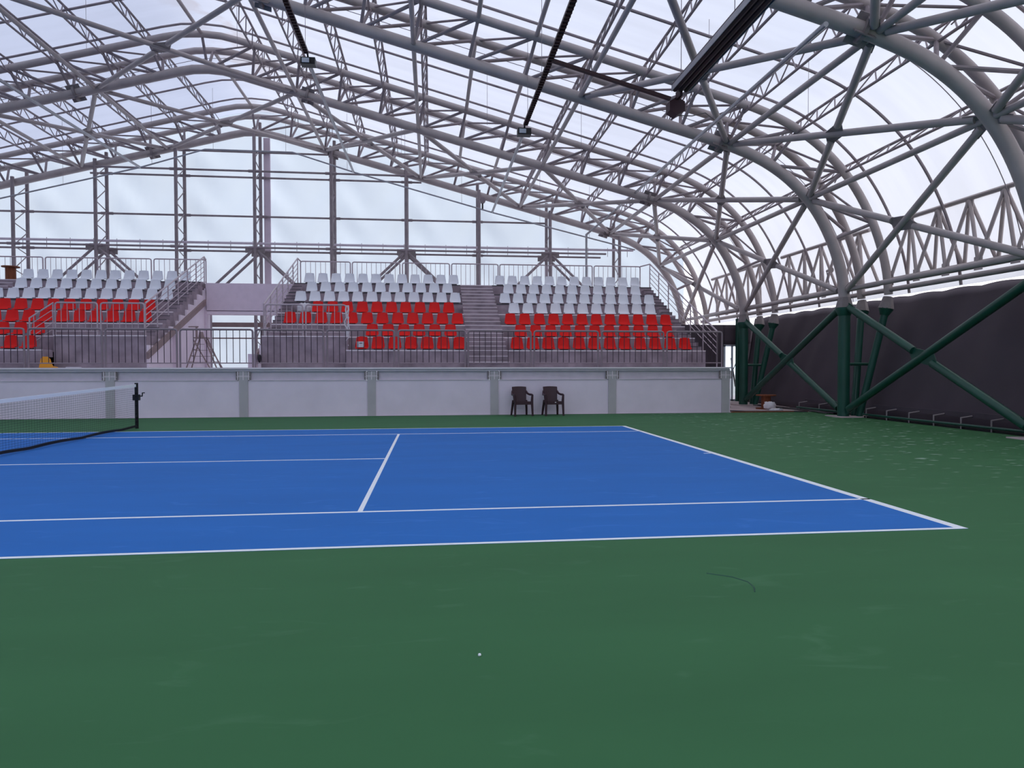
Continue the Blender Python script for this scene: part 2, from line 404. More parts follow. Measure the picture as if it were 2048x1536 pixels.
for bi, (a, b) in enumerate(bays):
    for (x, sd_) in px_list:
        if bi == 0 and sd_ < 0: continue
        if bi == 1 and sd_ < 0 and x > 6: continue
        p = curve_pt(RIB, x, sd_); q = curve_pt(RIB, x+0.1, sd_); ang = math.atan2(q[1]-p[1], q[0]-p[0])
        if sd_ < 0: ang = math.atan2(p[1]-q[1], p[0]-q[0])
        idx = NX.index(x)
        lab = 'lattice purlin, %s from the ridge on the %s slope, in %s' % (ORD[idx], 'right' if sd_ > 0 else 'left', bayn[bi])
        if P0 is None:
            P0 = make_purlin(b-a); P0['label'] = lab; t = P0
            for c in t.children: c.matrix_parent_inverse = Matrix.Identity(4)
            t.location = (p[0], a, p[1]); t.rotation_euler = (0, -ang, 0)
        else:
            t = dup(P0, (p[0], a, p[1]), lab); t.rotation_euler = (0, -ang, 0)

# membrane ribs: thin tubes under the fabric, over each arch and at mid bay
for i, y in enumerate([0.2-HW, 4.15, 6.7-HW, 10.65, 13.2-HW, 17.15, 19.7-HW, 23.65, 26.2-HW]):
    w = ('thin rib tube following the fabric over the %s arch' % ['out-of-frame', 'nearest visible', 'second', 'third', 'farthest'][i//2]) if i % 2 == 0 else ('thin rib tube under the fabric at the middle of %s' % bayn[i//2])
    tag(MB().path(full(RIB, y), 0.038, 8).build('membrane_rib', STEELD), w, 'roof rib', 'thin ribs under the roof fabric')

for y, w in ((8.7, 'second'), (15.2, 'third'), (21.7, 'farthest')):
    tag(MB().path(full(RIB, y), 0.011, 6).build('membrane_cable', STEELD), 'very thin cable under the fabric, near side of the %s bay' % w, 'roof cable', 'thin cables under the roof fabric')
# fabric roof
mb = MB(); prof = full(MEM, 0); ys = [-26 + i*(26+27.45)/40 for i in range(41)]
ext = [(x, z) for x, _, z in prof]
tail = [(21.32, 4.2)]
ext = [(2*RX-x, z) for x, z in tail if False] + ext
nP = len(ext)
for y in ys:
    for (x, z) in ext: mb.v.append((x, y, z))
for j in range(len(ys)-1):
    for i in range(nP-1):
        a = j*nP+i; mb.f.append([a, a+1, a+nP+1, a+nP])
struct('ceiling', mb, MEMB, 'white translucent fabric roof stretched over the arches', True)

# gable fabric with creases
def wall_z(x):
    X = x if x >= RX else 2*RX-x
    for a, b in zip(MEM, MEM[1:]):
        if a[0] <= X <= b[0]: return a[1]+(X-a[0])/(b[0]-a[0])*(b[1]-a[1])
    return 3.4
def gable(name, Y, m, lab, rel=1.0):
    mb = MB(); nx, nz = 150, 44
    xs = [2*RX-20.9 + i*(41.8/nx) for i in range(nx+1)]
    for x in xs:
        zt = wall_z(x)
        for k in range(nz+1):
            z = zt*k/nz
            # diagonal creases fanning from the post heads
            u = (x-RX)/3.3; fr = u-math.floor(u)
            cre = 0.075*math.sin((fr*3.0 + z*0.9)*3.1)*math.exp(-((fr-0.18)/0.25)**2) + 0.05*math.sin((fr*2.2 - z*0.7)*4.0)*math.exp(-((fr-0.85)/0.2)**2)
            mb.v.append((x, Y+rel*(cre + 0.05*math.sin(math.pi*fr)), z))
    for i in range(nx):
        for k in range(nz):
            a = i*(nz+1)+k; mb.f.append([a, a+1, a+nz+2, a+nz+1])
    return struct(name, mb, m, lab, True)
gable('wall_back', 27.36, GABLE, 'white fabric gable wall behind the grandstands')
gable('wall_front', -26.0, GABLE, 'white fabric gable wall behind the camera', 0.0)

# ------------------------------------------------------------------ X bracing under the roof
def brace(a0, a1, b0, b1, r, label, grp, m=STEEL, pm=PLATE, name='roof_brace', nrm=None, mid_size=0.30):
    a0, a1, b0, b1 = map(Vector, (a0, a1, b0, b1))
    da, db = (a1-a0).normalized(), (b1-b0).normalized()
    # crossing point
    w0 = a0-b0; aa, bb, cc = da.dot(da), da.dot(db), db.dot(db); dd, ee = da.dot(w0), db.dot(w0)
    sA = (bb*ee-cc*dd)/(aa*cc-bb*bb); c = a0+da*sA
    tB = (aa*ee-bb*dd)/(aa*cc-bb*bb); cb = b0+db*tB; mid = (c+cb)/2
    t = empty(name, mid, label, 'brace', grp)
    g = 0.28
    MB().tube(a0+da*g, a1-da*g, r, 10).build('through_tube', m, t)
    gap = mid_size*1.15
    MB().tube(b0+db*g, mid-db*gap, r, 10).build('half_tube', m, t)
    MB().tube(mid+db*gap, b1-db*g, r, 10).build('half_tube', m, t)
    n = da.cross(db).normalized()
    u = (da+db).normalized(); v = n.cross(u)
    pl = MB(); k = mid_size
    if da.dot(db) < 0: u, v = v, u
    P = [mid+db*k*1.35+v*0.0+da*0.10, mid+db*k*1.35-da*0.10, mid-da*k*0.95-db*0.1, mid-db*k*1.35-da*0.10, mid-db*k*1.35+da*0.10, mid+da*k*0.95+db*0.1]
    b = len(pl.v)
    for s in (-1, 1): pl.v += [tuple(p+n*0.012*s) for p in P]
    q = len(P); pl.f.append(list(range(q))); pl.f.append([q+i for i in reversed(range(q))])
    for i in range(q): pl.f.append([i, (i+1) % q, q+(i+1) % q, q+i])
    pl.build('gusset_plate', pm, t, False)
    for (p, d) in ((a0, da), (a1, -da), (b0, db), (b1, -db)):
        side_ = n.cross(d)
        e = MB().obox(p+d*0.26, d*0.16, side_*(r*1.15), n*0.012)
        e.obox(p+d*0.40, d*0.10, side_*(r+0.012), n*0.012)
        e.build('end_plate', pm, t, False)
    return t
panels = {0: [(11.2, 15.5, 1), (15.5, 17.95, 1)], 1: [(11.2, 15.5, 1), (15.5, 17.95, 1)], 2: [(15.5, 17.95, 1)], 3: [(2.35, 6.65, 1), (6.65, 11.2, 1), (11.2, 15.5, 1), (15.5, 17.95, 1)]}
pn = {(11.2, 15.5): 'the slope right of the aisle', (15.5, 17.95): 'the upper part of the right curve', (2.35, 6.65): 'the slope just right of the ridge', (6.65, 11.2): 'the slope above the aisle'}
for bi, L in panels.items():
    a, b = bays[bi]
    for (xa, xb, s) in L:
        pa, pb = in_pt(xa), in_pt(xb)
        if bi == 0: pass
        brace((pa[0], b, pa[1]), (pb[0], a, pb[1]), (pa[0], a, pa[1]), (pb[0], b, pb[1]), 0.085, 'steel cross brace on %s, in %s' % (pn[(xa, xb)], bayn[bi]), 'cross braces between the arches')
    pa, pb = in_pt(17.95), (19.1, 3.62)
    brace((pa[0], a, pa[1]), (pb[0], b, pb[1]), (pa[0], b, pa[1]), (pb[0], a, pb[1]), 0.085, 'steel cross brace on the lower right curve, in %s' % bayn[bi], 'cross braces between the arches')
    if bi >= 1:
        pa, pb = in_pt(3.05, -1), in_pt(2.35)
        brace((pa[0], a, pa[1]), (pb[0], b, pb[1]), (pb[0], a, pb[1]), (pa[0], b, pa[1]), 0.075, 'steel cross brace spanning under the ridge, in %s' % bayn[bi], 'cross braces between the arches')
    if bi >= 2:
        pa, pb = in_pt(6.65, -1), in_pt(3.05, -1)
        if bi == 3: brace((pa[0], a, pa[1]), (pb[0], b, pb[1]), (pb[0], a, pb[1]), (pa[0], b, pa[1]), 0.075, 'steel cross brace on the left slope, in %s' % bayn[bi], 'cross braces between the arches')

# ------------------------------------------------------------------ eave lattice trusses on the right side
for bi, (a, b) in enumerate(bays):
    t = empty('eave_truss', (20.4, a, 3.9), 'lattice eave truss with zigzag webs above the tarpaulin, in %s' % bayn[bi], 'eave truss', 'lattice eave trusses along the right side')
    ZT, XT = 5.62, 20.30; ZB = 3.96; XB1, XB2 = 20.10, 20.62
    MB().tube((XT, a+HW, ZT), (XT, b-HW, ZT), 0.062, 9).build('top_chord', STEEL, t)
    for xb in (XB1, XB2): MB().tube((xb, a+HW, ZB), (xb, b-HW, ZB), 0.05, 9).build('bottom_chord', STEEL, t)
    n = 5; st = (b-a-2*HW)/n
    for i in range(n):
        y0 = a+HW+i*st
        for xb in (XB1, XB2):
            MB().tube((xb, y0, ZB), (XT, y0+st/2, ZT), 0.046, 7).build('web_tube', STEEL, t)
            MB().tube((XT, y0+st/2, ZT), (xb, y0+st, ZB), 0.046, 7).build('web_tube', STEEL, t)
        MB().tube((XB1, y0, ZB), (XB2, y0+st, ZB), 0.03, 6).build('bottom_lacing', STEEL, t)
        MB().box(XT-0.012, XT+0.012, y0+st/2-0.12, y0+st/2+0.12, ZT-0.24, ZT-0.04).build('node_plate', STEEL, t)
        MB().box(XB1-0.012, XB1+0.012, y0+st-0.12, y0+st+0.12, ZB-0.18, ZB+0.14).build('node_plate', STEEL, t)

# ------------------------------------------------------------------ green columns, lower bracing and curb
coln = {0.2: 'beside the near sideline, out of frame', 6.7: 'at the right edge of the photo', 13.2: 'in front of the middle of the tarpaulin', 19.7: 'beside the glass door', 26.2: 'behind the right grandstand'}
C0 = None
for y in FY:
    lab = 'green round steel column with two slanted legs, %s' % coln[y]
    if C0 is None:
        t = empty('column_cluster', (19.1, 0, 0), lab, 'column', 'green column clusters under the arches')
        def loc(mb_, name, m):
            o = mb_.build(name, m); o.parent = t; return o
        loc(MB().tube((0, 0, 0.02), (0, 0, 3.20), 0.165, 20), 'vertical_column', GREEN)
        loc(MB().path([(0, 0, 2.96), (0, 0, 3.14), (0, 0, 3.20)], [0.17, 0.245, 0.245], 16), 'column_head', GREEN)
        for s in (-1, 1):
            loc(MB().tube((0.42, s*0.12, 0.02), (OUT[-1][0]-19.1-0.05, s*HW*0.9, 3.05), 0.10, 14), 'slanted_leg', GREEN)
            loc(MB().path([(OUT[-1][0]-19.1-0.08, s*HW*0.88, 2.94), (OUT[-1][0]-19.1-0.03, s*HW*0.90, 3.13)], [0.11, 0.20], 12), 'leg_flange', GREEN)
        loc(MB().tube((0.1, 0, 1.55), (0.95, 0.05, 1.55), 0.045, 8), 'tie_bar', GREEN)
        loc(MB().box(-0.32, 0.75, -0.42, 0.42, 0.0, 0.025), 'base_plate', FLOORC)
        C0 = t; t.location = (19.1, y, 0)
        for c in t.children: c.matrix_parent_inverse = Matrix.Identity(4)
    else: dup(C0, (19.1, y, 0), lab)
for bi, (a, b) in enumerate(bays):
    if bi == 3: continue
    brace((19.1, b, 0.12), (19.1, a, 3.3), (19.1, b, 3.3), (19.1, a, 0.12), 0.10, ['green cross brace between columns, out of frame at the near right', 'large green cross brace in front of the right-hand tarpaulin', 'green cross brace in front of the tarpaulin beside the cable reel'][bi], 'green cross braces between the columns', GREEN, GREEN, 'column_brace', mid_size=0.32)

# curb rail at the tarpaulin foot
for (a, b, w) in ((7.2, 12.8, 'below the right-hand tarpaulin'), (13.7, 16.4, 'beside the middle column foot')):
    t = empty('curb_rail', (19.7, a, 0), 'low dark steel curb rail with short posts %s' % w, 'curb rail', 'low curb rails at the tarpaulin foot')
    MB().tube((19.45, a, 0.10), (19.45, b, 0.10), 0.03, 8).build('front_tube', GREEN, t)
    MB().box(19.74, 19.78, a, b, 0.26, 0.38).build('back_plank', TARP, t)
    n = int((b-a)/0.9)
    for i in range(n+1):
        y = a+0.15+i*(b-a-0.3)/n
        MB().path([(19.45, y, 0.0), (19.45, y, 0.26), (19.74, y, 0.30)], 0.016, 6).build('post', STEELD, t)
    MB().box(19.48, 19.92, a, b, 0.0, 0.05).build('kick_board', BLACK, t)

tag(MB().tube((20.20, 22.62, 0), (20.20, 22.62, 3.55), 0.08, 12).build('corner_post', GREEN), 'dark green round post right of the glass door', 'post')
# tarpaulins
def tarp(name, pts_fn, nu, nv, lab):
    mb = MB()
    for i in range(nu+1):
        for k in range(nv+1): mb.v.append(pts_fn(i/nu, k/nv))
    for i in range(nu):
        for k in range(nv):
            a = i*(nv+1)+k; mb.f.append([a, a+1, a+nv+2, a+nv+1])
    o = struct(name, mb, TARP, lab, True)
    sm = o.modifiers.new('thick', 'SOLIDIFY'); sm.thickness = 0.012
    return o
def rt(u, v):
    y = -10 + u*32.76; sc = 0.045*(1-abs(math.sin(y*math.pi/1.3)))*v
    x = 20.05 + 0.30*max(0, (y-17)/5.6) + (1.0-0.28*max(0, (y-17)/5.6))*v + 0.05*math.sin(y*1.7+v*2)*math.sin(v*3.1) + 0.03*math.sin(y*5+3*v)*math.sin(v*3.1)
    return (x, y, -0.002+3.582*v - sc)
tarp('wall_right', rt, 220, 16, 'dark grey tarpaulin hung along the right side below the eave')
def bt(u, v):
    x = 16.2 + u*3.45
    return (x, 22.8+0.03*math.sin(x*4+v), 0.02+3.28*v)
tarp('wall_right_rear', bt, 24, 8, 'grey board wall returning behind the right stand')
def bt2(u, v):
    x = 19.65 + u*1.35
    return (x, 22.8+0.02*math.sin(x*4), 2.45+0.85*v)
tarp('wall_above_door', bt2, 10, 4, 'grey board strip above the glass door')
struct('wall_left', MB().box(-21.5, -21.44, -26, 27.3, 0, 3.5), TARP, 'dark tarpaulin along the unseen left side')
# door
tag(struct('wall_beside_door', MB().box(20.40, 21.1, 22.80, 22.86, 0, 2.5), TARP, 'dark board strip right of the glass door'), None)
d = empty('door_1', (20.2, 22.8, 0), 'tall white framed glass door with dark tape cross in the right rear corner', 'door'); d['kind'] = 'structure'
fr = MB()
for x in (19.70, 20.05, 20.36): fr.box(x-0.04, x+0.04, 22.78, 22.84, 0, 2.43)
fr.box(19.66, 20.40, 22.78, 22.84, 2.37, 2.45); fr.box(19.66, 20.40, 22.78, 22.84, 0, 0.08)
fr.build('door_frame', DOORM, d, False)
gl = bpy.data.materials.new('door_glass'); gl.use_nodes = True
b_ = gl.node_tree.nodes['Principled BSDF']; b_.inputs['Transmission Weight'].default_value = 1; b_.inputs['Roughness'].default_value = 0.25; b_.inputs['IOR'].default_value = 1.02; b_.inputs['Base Color'].default_value = (0.85, 0.95, 1, 1)
MB().box(19.72, 20.34, 22.80, 22.81, 0.08, 2.37).build('glass_pane', gl, d, False)
mk = MB(); mk.obox((20.10, 22.79, 1.25), (0.10, 0, -0.62), (0.03, 0, 0.01), (0, 0.004, 0)); mk.obox((20.12, 22.79, 1.42), (0.13, 0, 0.30), (0.015, 0, -0.01), (0, 0.004, 0))
mk.build('tape_cross', PLATE, d, False)

# ------------------------------------------------------------------ gable posts and rails
DK = 1.455
GX = [RX+3.31*k for k in range(-4, 6)]
gposn = ['out of frame at the left', 'at the far left edge by the wooden reel', 'behind the middle of the left stand', 'behind the right end of the left stand', 'at the ridge, behind the gap', 'behind the left end of the right stand', 'left of the centre aisle', 'just right of the centre aisle', 'behind the right block of seats', 'at the outer right corner']
YF, YB = 25.93, 27.0
def make_gpost(x, i):
    zt = wall_z(x)-0.65; zi = zt
    t = empty('gable_post', (x, YF, 0), 'tall lattice gable post %s' % gposn[i], 'gable post', 'lattice posts of the gable wall')
    MB().tube((x, YF, DK), (x, YF, zt-0.6), 0.075, 10).build('front_chord', STEELD, t)
    MB().tube((x, YB, DK), (x, YB, zt), 0.075, 10).build('back_chord', STEELD, t)
    l = MB(); z = 1.7; k = 0
    while z+0.75 < zt-0.6:
        a, b = (YF, YB) if k % 2 == 0 else (YB, YF)
        l.tube((x, a, z), (x, b, z+0.75 if k % 2 == 0 else z+0.25), 0.022, 6)
        z += 0.75 if k % 2 == 0 else 0.25; k += 1
    l.build('lacing', STEELD, t)
    return t
for i, x in enumerate(GX):
    make_gpost(x, i)
for (z, y, w) in ((10.15, YF, 'upper front'), (10.15, YB, 'upper rear'), (8.38, YB, 'middle'), (6.79, YF, 'lower front'), (6.79, YB, 'lower rear'), (11.3, YB, 'topmost short')):
    hw = {10.15: 7.3, 11.3: 3.6, 8.38: 13.2, 6.79: 15.9}[z]
    t = empty('gable_rail', (RX, y, z), '%s horizontal rail tube across the gable posts' % w, 'gable rail', 'horizontal rails across the gable')
    MB().tube((RX-hw, y, z), (RX+hw, y, z), 0.045, 8).build('rail_tube', STEELD, t)
    for x in GX:
        if abs(x-RX) < hw: MB().tube((x-0.25, y, z), (x+0.25, y, z), 0.065, 8).build('sleeve', STEELD, t)
t = empty('sprinkler_pipe', (RX, 26.75, 6.98), 'pale pipe with hangers running above the lower gable rail', 'pipe')
MB().tube((-16, 26.75, 7.12), (16.8, 26.75, 7.12), 0.055, 8).build('pipe', FASC, t)
for k in range(34):
    x = -15.5+k*0.97
    MB().tube((x, 26.75, 7.22), (x, 26.75, 6.80), 0.012, 5).build('hanger', STEELD, t)
for i in (2, 4, 6, 8):
    x = GX[i]
    for y, w in ((YF, 'front'), (YB, 'rear')):
        t = empty('gable_brace', (x, y, 6.79), '%s inverted V brace from the gable post %s' % (w, gposn[i]), 'brace', 'inverted V braces of the gable')
        for s in (-1, 1):
            MB().tube((x+s*0.12, y, 6.65), (x+s*3.2, y, 3.7), 0.06, 8).build('brace_tube', STEELD, t)
        MB().obox((x, y, 6.70), (0.42, 0, 0), (0, 0.015, 0), (0, 0, 0.14)).build('gusset_plate', PLATE, t, False)
# tall pale duct strip next to the ridge post
tag(MB().box(-0.52, -0.24, 27.08, 27.2, 0, 12.0).build('fabric_seam_strip', BEIGE), 'tall pale vertical strip beside the ridge gable post', 'strip')
# rail across the gap
tag(MB().box(-3.5, 3.2, 26.3, 26.45, 3.30, 3.50).build('gap_beam', BRWN), 'brown horizontal beam seen through the gap between the stands', 'beam')
tag(MB().tube((-3.5, 26.4, 2.80), (3.2, 26.4, 2.80), 0.03, 8).build('gap_rail', BRWN), 'thin brown rail below the brown beam in the gap', 'rail')

# ------------------------------------------------------------------ hung rails, lamps, heater
t = empty('hanging_profile_tube', (RX, 24.0, 10.5), 'thin bent tube hung below the farthest arch on wires', 'tube')
HP = [(-13.5, 7.3), (-9.96, 8.23), (-4.66, 9.63), (-2.12, 10.45), (1.37, 10.45), (3.92, 9.69), (9.73, 8.16), (16.06, 6.67)]
MB().path([(x, 24.0, z) for x, z in HP], 0.032, 8).build('tube', GALV, t)
for x in (-11.5, -7.6, -4.2, -1.8, 1.1, 3.6, 6.0, 8.4, 11.8, 14.0):
    for a, b in zip(HP, HP[1:]):
        if a[0] <= x <= b[0]: z = a[1]+(x-a[0])/(b[0]-a[0])*(b[1]-a[1])
    MB().tube((x, 24.0, z), (x, 24.0, wall_z(x)-0.2), 0.006, 4).build('hanger_wire', STEELD, t)
for (x, z, y0, ys_, w) in ((9.72, 8.18, 5.5, 13.9, 'above the right end of the left seat block'), (3.85, 9.72, 5.5, 13.6, 'just right of the ridge')):
    t = empty('cable_tray', (x, ys_, z), 'long dark perforated cable tray hung %s' % w, 'cable tray', 'hung cable trays')
    tr = MB(); tr.box(x-0.055, x+0.055, y0, ys_-0.45, z+0.02, z+0.032); tr.box(x-0.06, x-0.05, y0, ys_-0.45, z+0.02, z+0.08); tr.box(x+0.05, x+0.06, y0, ys_-0.45, z+0.02, z+0.08)
    rg_ = tr; yy = y0
    while yy < ys_-0.5: rg_.box(x-0.058, x+0.058, yy, yy+0.03, z-0.005, z+0.021); yy += 0.14
    tr.build('tray', DARK, t, False)
    for yy in (7.2, 10.6, 13.0): MB().tube((x, yy, z+0.05), (x, yy, curve_pt(RIB, x)[1]), 0.006, 4).build('hanger_wire', STEELD, t)
    tag(MB().tube((x, ys_+0.05, z-0.05), (x, 24.0, z), 0.05, 8).build('conduit', GALV), 'pale conduit running back from the floodlight %s' % w, 'conduit', 'pale conduits under the roof')
    L = empty('floodlight', (x, ys_, z), 'small black floodlight %s' % w, 'floodlight', 'hung floodlights')
    MB().box(x-0.19, x+0.19, ys_-0.28, ys_-0.02, z-0.16, z+0.02).build('housing', BLACK, L)
    MB().box(x-0.15, x+0.04, ys_-0.30, ys_-0.27, z-0.13, z-0.01).build('lens', LENS, L)
    MB().path([(x, ys_-0.5, z+0.06), (x, ys_-0.3, z+0.10), (x, ys_-0.2, z)], 0.025, 6).build('bracket', BLACK, L)
tag(MB().tube((-5.3, 9.0, 9.62), (-4.66, 24.0, 9.63), 0.05, 8).build('conduit', GALV), 'pale conduit crossing the left slope', 'conduit', 'pale conduits under the roof')
# cross tray to the heater
ctm = MB(); ctm.obox((11.1, 9.4, 7.85), (1.35, 0, -0.36), (0, 0.05, 0), (0.01, 0, 0.03))
tag(ctm.build('cross_tray', DARK), 'dark perforated tray linking the long tray to the heater', 'cable tray')
H = empty('radiant_heater', (12.5, 6.0, 7.5), 'long dark brown ribbed heater with hexagonal end box hung at upper right', 'heater')
hx, hz = 12.50, 7.47
hb = MB(); y0, y1 = 1.5, 8.9
for i in range(3):
    xo = (i-1)*0.125
    hb.path([(hx+xo, y0, hz+0.03), (hx+xo, y1, hz+0.03)], 0.062, 8)
hb.box(hx-0.20, hx+0.20, y0, y1, hz+0.09, hz+0.13)
hb.build('reflector', DARK, H)
MB().box(hx-0.205, hx-0.19, y0, y1, hz-0.02, hz+0.10).build('edge_strip', GALV, H)
MB().box(hx+0.19, hx+0.205, y0, y1, hz-0.02, hz+0.10).build('edge_strip', GALV, H)
e6 = MB(); e6.path([(hx, 9.08, hz-0.25), (hx, 9.34, hz-0.25)], 0.20, 6); e6.build('end_box', BROWN, H, False)
MB().box(hx-0.03, hx+0.03, 8.85, 9.12, hz-0.12, hz+0.05).build('end_bracket', BROWN, H)
for yy in (3.0, 6.0, 8.6): MB().tube((hx-0.1, yy, hz+0.1), (hx-0.1, yy, curve_pt(RIB, hx)[1]), 0.008, 4).build('hanger_wire', STEELD, H)
MB().path([(hx+0.05, 9.2, hz-0.42), (hx+0.5, 9.5, hz-0.3), (hx+1.1, 10.2, hz+0.05), (hx+1.8, 11.0, hz+0.1)], 0.012, 5).build('power_cable', BLACK, H)
# long sloping pipe on the right
tag(MB().path([(13.5, 5.0, 7.04), (15.05, 23.4, 8.30), (13.75, 23.5, 7.2), (13.75, 23.5, 4.8)], 0.045, 8).build('drain_pipe', GALV), 'thin grey pipe running across the right slope and down behind the top row', 'pipe')
# loose thin hanger wires
for i, (x, y) in enumerate(((1.2, 16.5), (8.9, 16.5), (12.0, 16.6), (13.6, 10.0), (16.2, 10.2), (-3.2, 16.6), (-6.0, 22.9), (5.9, 22.9))):
    z = wall_z(x)-0.1
    tag(MB().tube((x, y, z), (x, y, z-1.6), 0.006, 4).build('loose_wire', STEELD), 'thin wire hanging from the roof, %s' % ['right of the ridge before the third arch', 'above the aisle before the third arch', 'right of the aisle before the third arch', 'beside the ribbed heater', 'on the right slope behind the ribbed heater', 'left of the ridge', 'at the far left', 'left of the aisle before the gable'][i], 'wire', 'thin wires hanging from the roof ribs')
# small hung speaker near the aisle
t = empty('hung_lamp', (9.38, 24.0, 8.3), 'small dark round lamp on the bent tube beside the pale conduit', 'lamp')
MB().path([(9.30, 24.0, 8.30), (9.30, 24.0, 8.55)], 0.035, 8).build('stem', BLACK, t)
MB().path([(9.30, 23.9, 8.66), (9.30, 24.05, 8.66)], 0.13, 12).build('lamp_head', STEELD, t)

# ------------------------------------------------------------------ podium
DK = 1.455
pd = empty('stand_podium', (2, 15.6, 0), 'long low grey podium wall carrying both stands', 'podium')
cx = [1.55+3.735*k for k in range(-5, 5)]
MB().box(-21.3, 16.62, 15.44, 27.0, 1.36, DK).build('deck_slab', FASC, pd, False)
for a, b in zip(cx, cx[1:]):
    MB().box(a+0.12, b-0.12, 15.50, 15.66, 0, 1.08).build('wall_panel', WALLM, pd, False)
    bm_ = MB(); bm_.box(a+0.17, b-0.17, 15.53, 15.60, 1.10, 1.345); bm_.box(a+0.17, b-0.17, 15.485, 15.62, 1.335, 1.36); bm_.box(a+0.17, b-0.17, 15.47, 15.62, 1.085, 1.105)
    bm_.build('fascia_beam', FASC, pd, False)
for c in cx[:-1] + [16.49]:
    MB().box(c-0.125, c+0.125, 15.465, 15.70, 0, 1.36).build('pilaster', PILM, pd, False)
    bb_ = MB()
    MB().box(c-0.215, c+0.215, 15.466, 15.475, 1.10, 1.35).build('bracket_plate', PLATE, pd, False)
    bb_.box(c-0.17, c+0.17, 15.458, 15.467, 1.215, 1.23)
    for dx in (-0.155, 0.0, 0.155): bb_.box(c+dx-0.012, c+dx+0.012, 15.44, 15.47, 1.10, 1.35)
    for dx in (-0.2, 0.2):
        bb_.box(c+min(dx, 0)-0.012*0, c+max(dx, 0), 15.455, 15.467, 1.19, 1.20)
    bb_.build('splice_bracket', LINE, pd, False)
MB().box(-21.3, 16.64, 15.38, 15.47, 1.425, 1.472).build('deck_edge_strip', LINE, pd, False)
MB().box(16.60, 16.66, 15.5, 22.7, 0, 1.40).build('end_panel', WALLM, pd, False)

# ------------------------------------------------------------------ grandstands
YR = [16.3+0.95*k for k in range(7)]; ZR = [2.02+0.46*k for k in range(7)]
YE = 23.35
def stand(sg):
    nm = 'right' if sg > 0 else 'left'
    g = empty('grandstand', (sg*9.0, 16.3, DK), 'seven-tier concrete grandstand on the %s side of the gap' % nm, 'grandstand', 'concrete grandstands')
    def bx(n, m, x0, x1, y0, y1, z0, z1):
        if sg < 0: x0, x1 = -x1, -x0
        return MB().box(x0, x1, y0, y1, z0, z1).build(n, m, g, False)
    XL, XR = 1.72, 16.16
    for k in range(7):
        y1 = YR[k+1] if k < 6 else YE
        x0 = XL if k >= 2 else 4.42
        bx('tier', CONC, x0, XR, YR[k], y1, DK, ZR[k])
        for (a, b) in ((x0, 8.25), (9.52, XR)):
            bx('tier_edge', EDGE if k >= 4 else LINE, a, b, YR[k]-0.012, YR[k]+0.02, ZR[k]-0.035, ZR[k]+0.004)
    bx('landing', CONC, XL, 4.42, 16.9, YR[2], DK, ZR[1])
    bx('landing_edge', LINE, XL, 4.42, 16.885, 16.93, ZR[1]-0.03, ZR[1]+0.004)
    # steps: three risers per tier in the aisle and up each end
    for k in range(7):
        zb = DK if k == 0 else ZR[k-1]; h = (ZR[k]-zb)/3
        for j in (1, 2):
            yf = YR[k]-0.60+0.30*(j-1)
            if k > 0 or True:
                bx('aisle_step', CONC, 8.25, 9.52, yf, YR[k], zb+(j-1)*h, zb+j*h)
                bx('step_line', LINE, 8.25, 9.52, yf-0.008, yf+0.025, zb+j*h-0.018, zb+j*h+0.003)
                bx('aisle_step', CONC, 15.74, XR, yf, YR[k], zb+(j-1)*h, zb+j*h) if k > 0 else None
                if k > 0: bx('step_line', EDGE, 15.74, XR, yf-0.008, yf+0.025, zb+j*h-0.018, zb+j*h+0.003)
                if k > 2 or (k == 2): 
                    bx('aisle_step', CONC, XL, 2.12, yf, YR[k], zb+(j-1)*h, zb+j*h)
                    bx('step_line', EDGE, XL, 2.12, yf-0.008, yf+0.025, zb+j*h-0.018, zb+j*h+0.003)
        bx('step_line', LINE, 8.25, 9.52, YR[k]-0.01, YR[k]+0.03, ZR[k]-0.02, ZR[k]+0.006)
    # plastered end wall facing the gap
    yz = [(16.9, DK), (22.9, DK), (22.9, ZR[6]-0.30)]
    for k in range(6, 1, -1):
        yz += [(YR[k]-0.02+0.20, ZR[k]-0.30), (YR[k]-0.02+0.20, ZR[k]-0.53), (YR[k]-0.45, ZR[k]-0.53), (YR[k]-0.45, ZR[k]-0.76)]
    yz += [(16.9, ZR[2]-0.76), ]
    X0, X1 = (1.66, 1.722) if sg > 0 else (-1.722, -1.66)
    MB().poly_x(X0, X1, yz).build('end_wall', CONCW, g, False)
    X0, X1 = (1.60, 1.66) if sg > 0 else (-1.66, -1.58)
    MB().poly_x(X0, X1, [(16.7, 1.74), (22.2, 3.92), (22.2, 4.12), (16.7, 1.94)]).build('stringer_beam', BRWN, g, False)
    MB().box(X0, X1, 22.2, 22.42, DK, 4.55).build('end_post', BEIGE, g, False)
    MB().box(X0-0.02, X1+0.02, 18.9, 19.1, DK, 2.6).build('end_post', BEIGE, g, False)
    return g
stand(1); stand(-1)
tag(MB().box(-1.60, 1.68, 22.2, 22.9, 3.70, 4.76).build('link_beam', BEIGE), 'large plain pinkish grey beam bridging the gap between the stands', 'beam')
tag(MB().box(-1.60, 1.68, 22.25, 22.8, 3.56, 3.68).build('link_beam_ledge', CONCW), 'pale ledge under the pinkish grey beam', 'ledge')

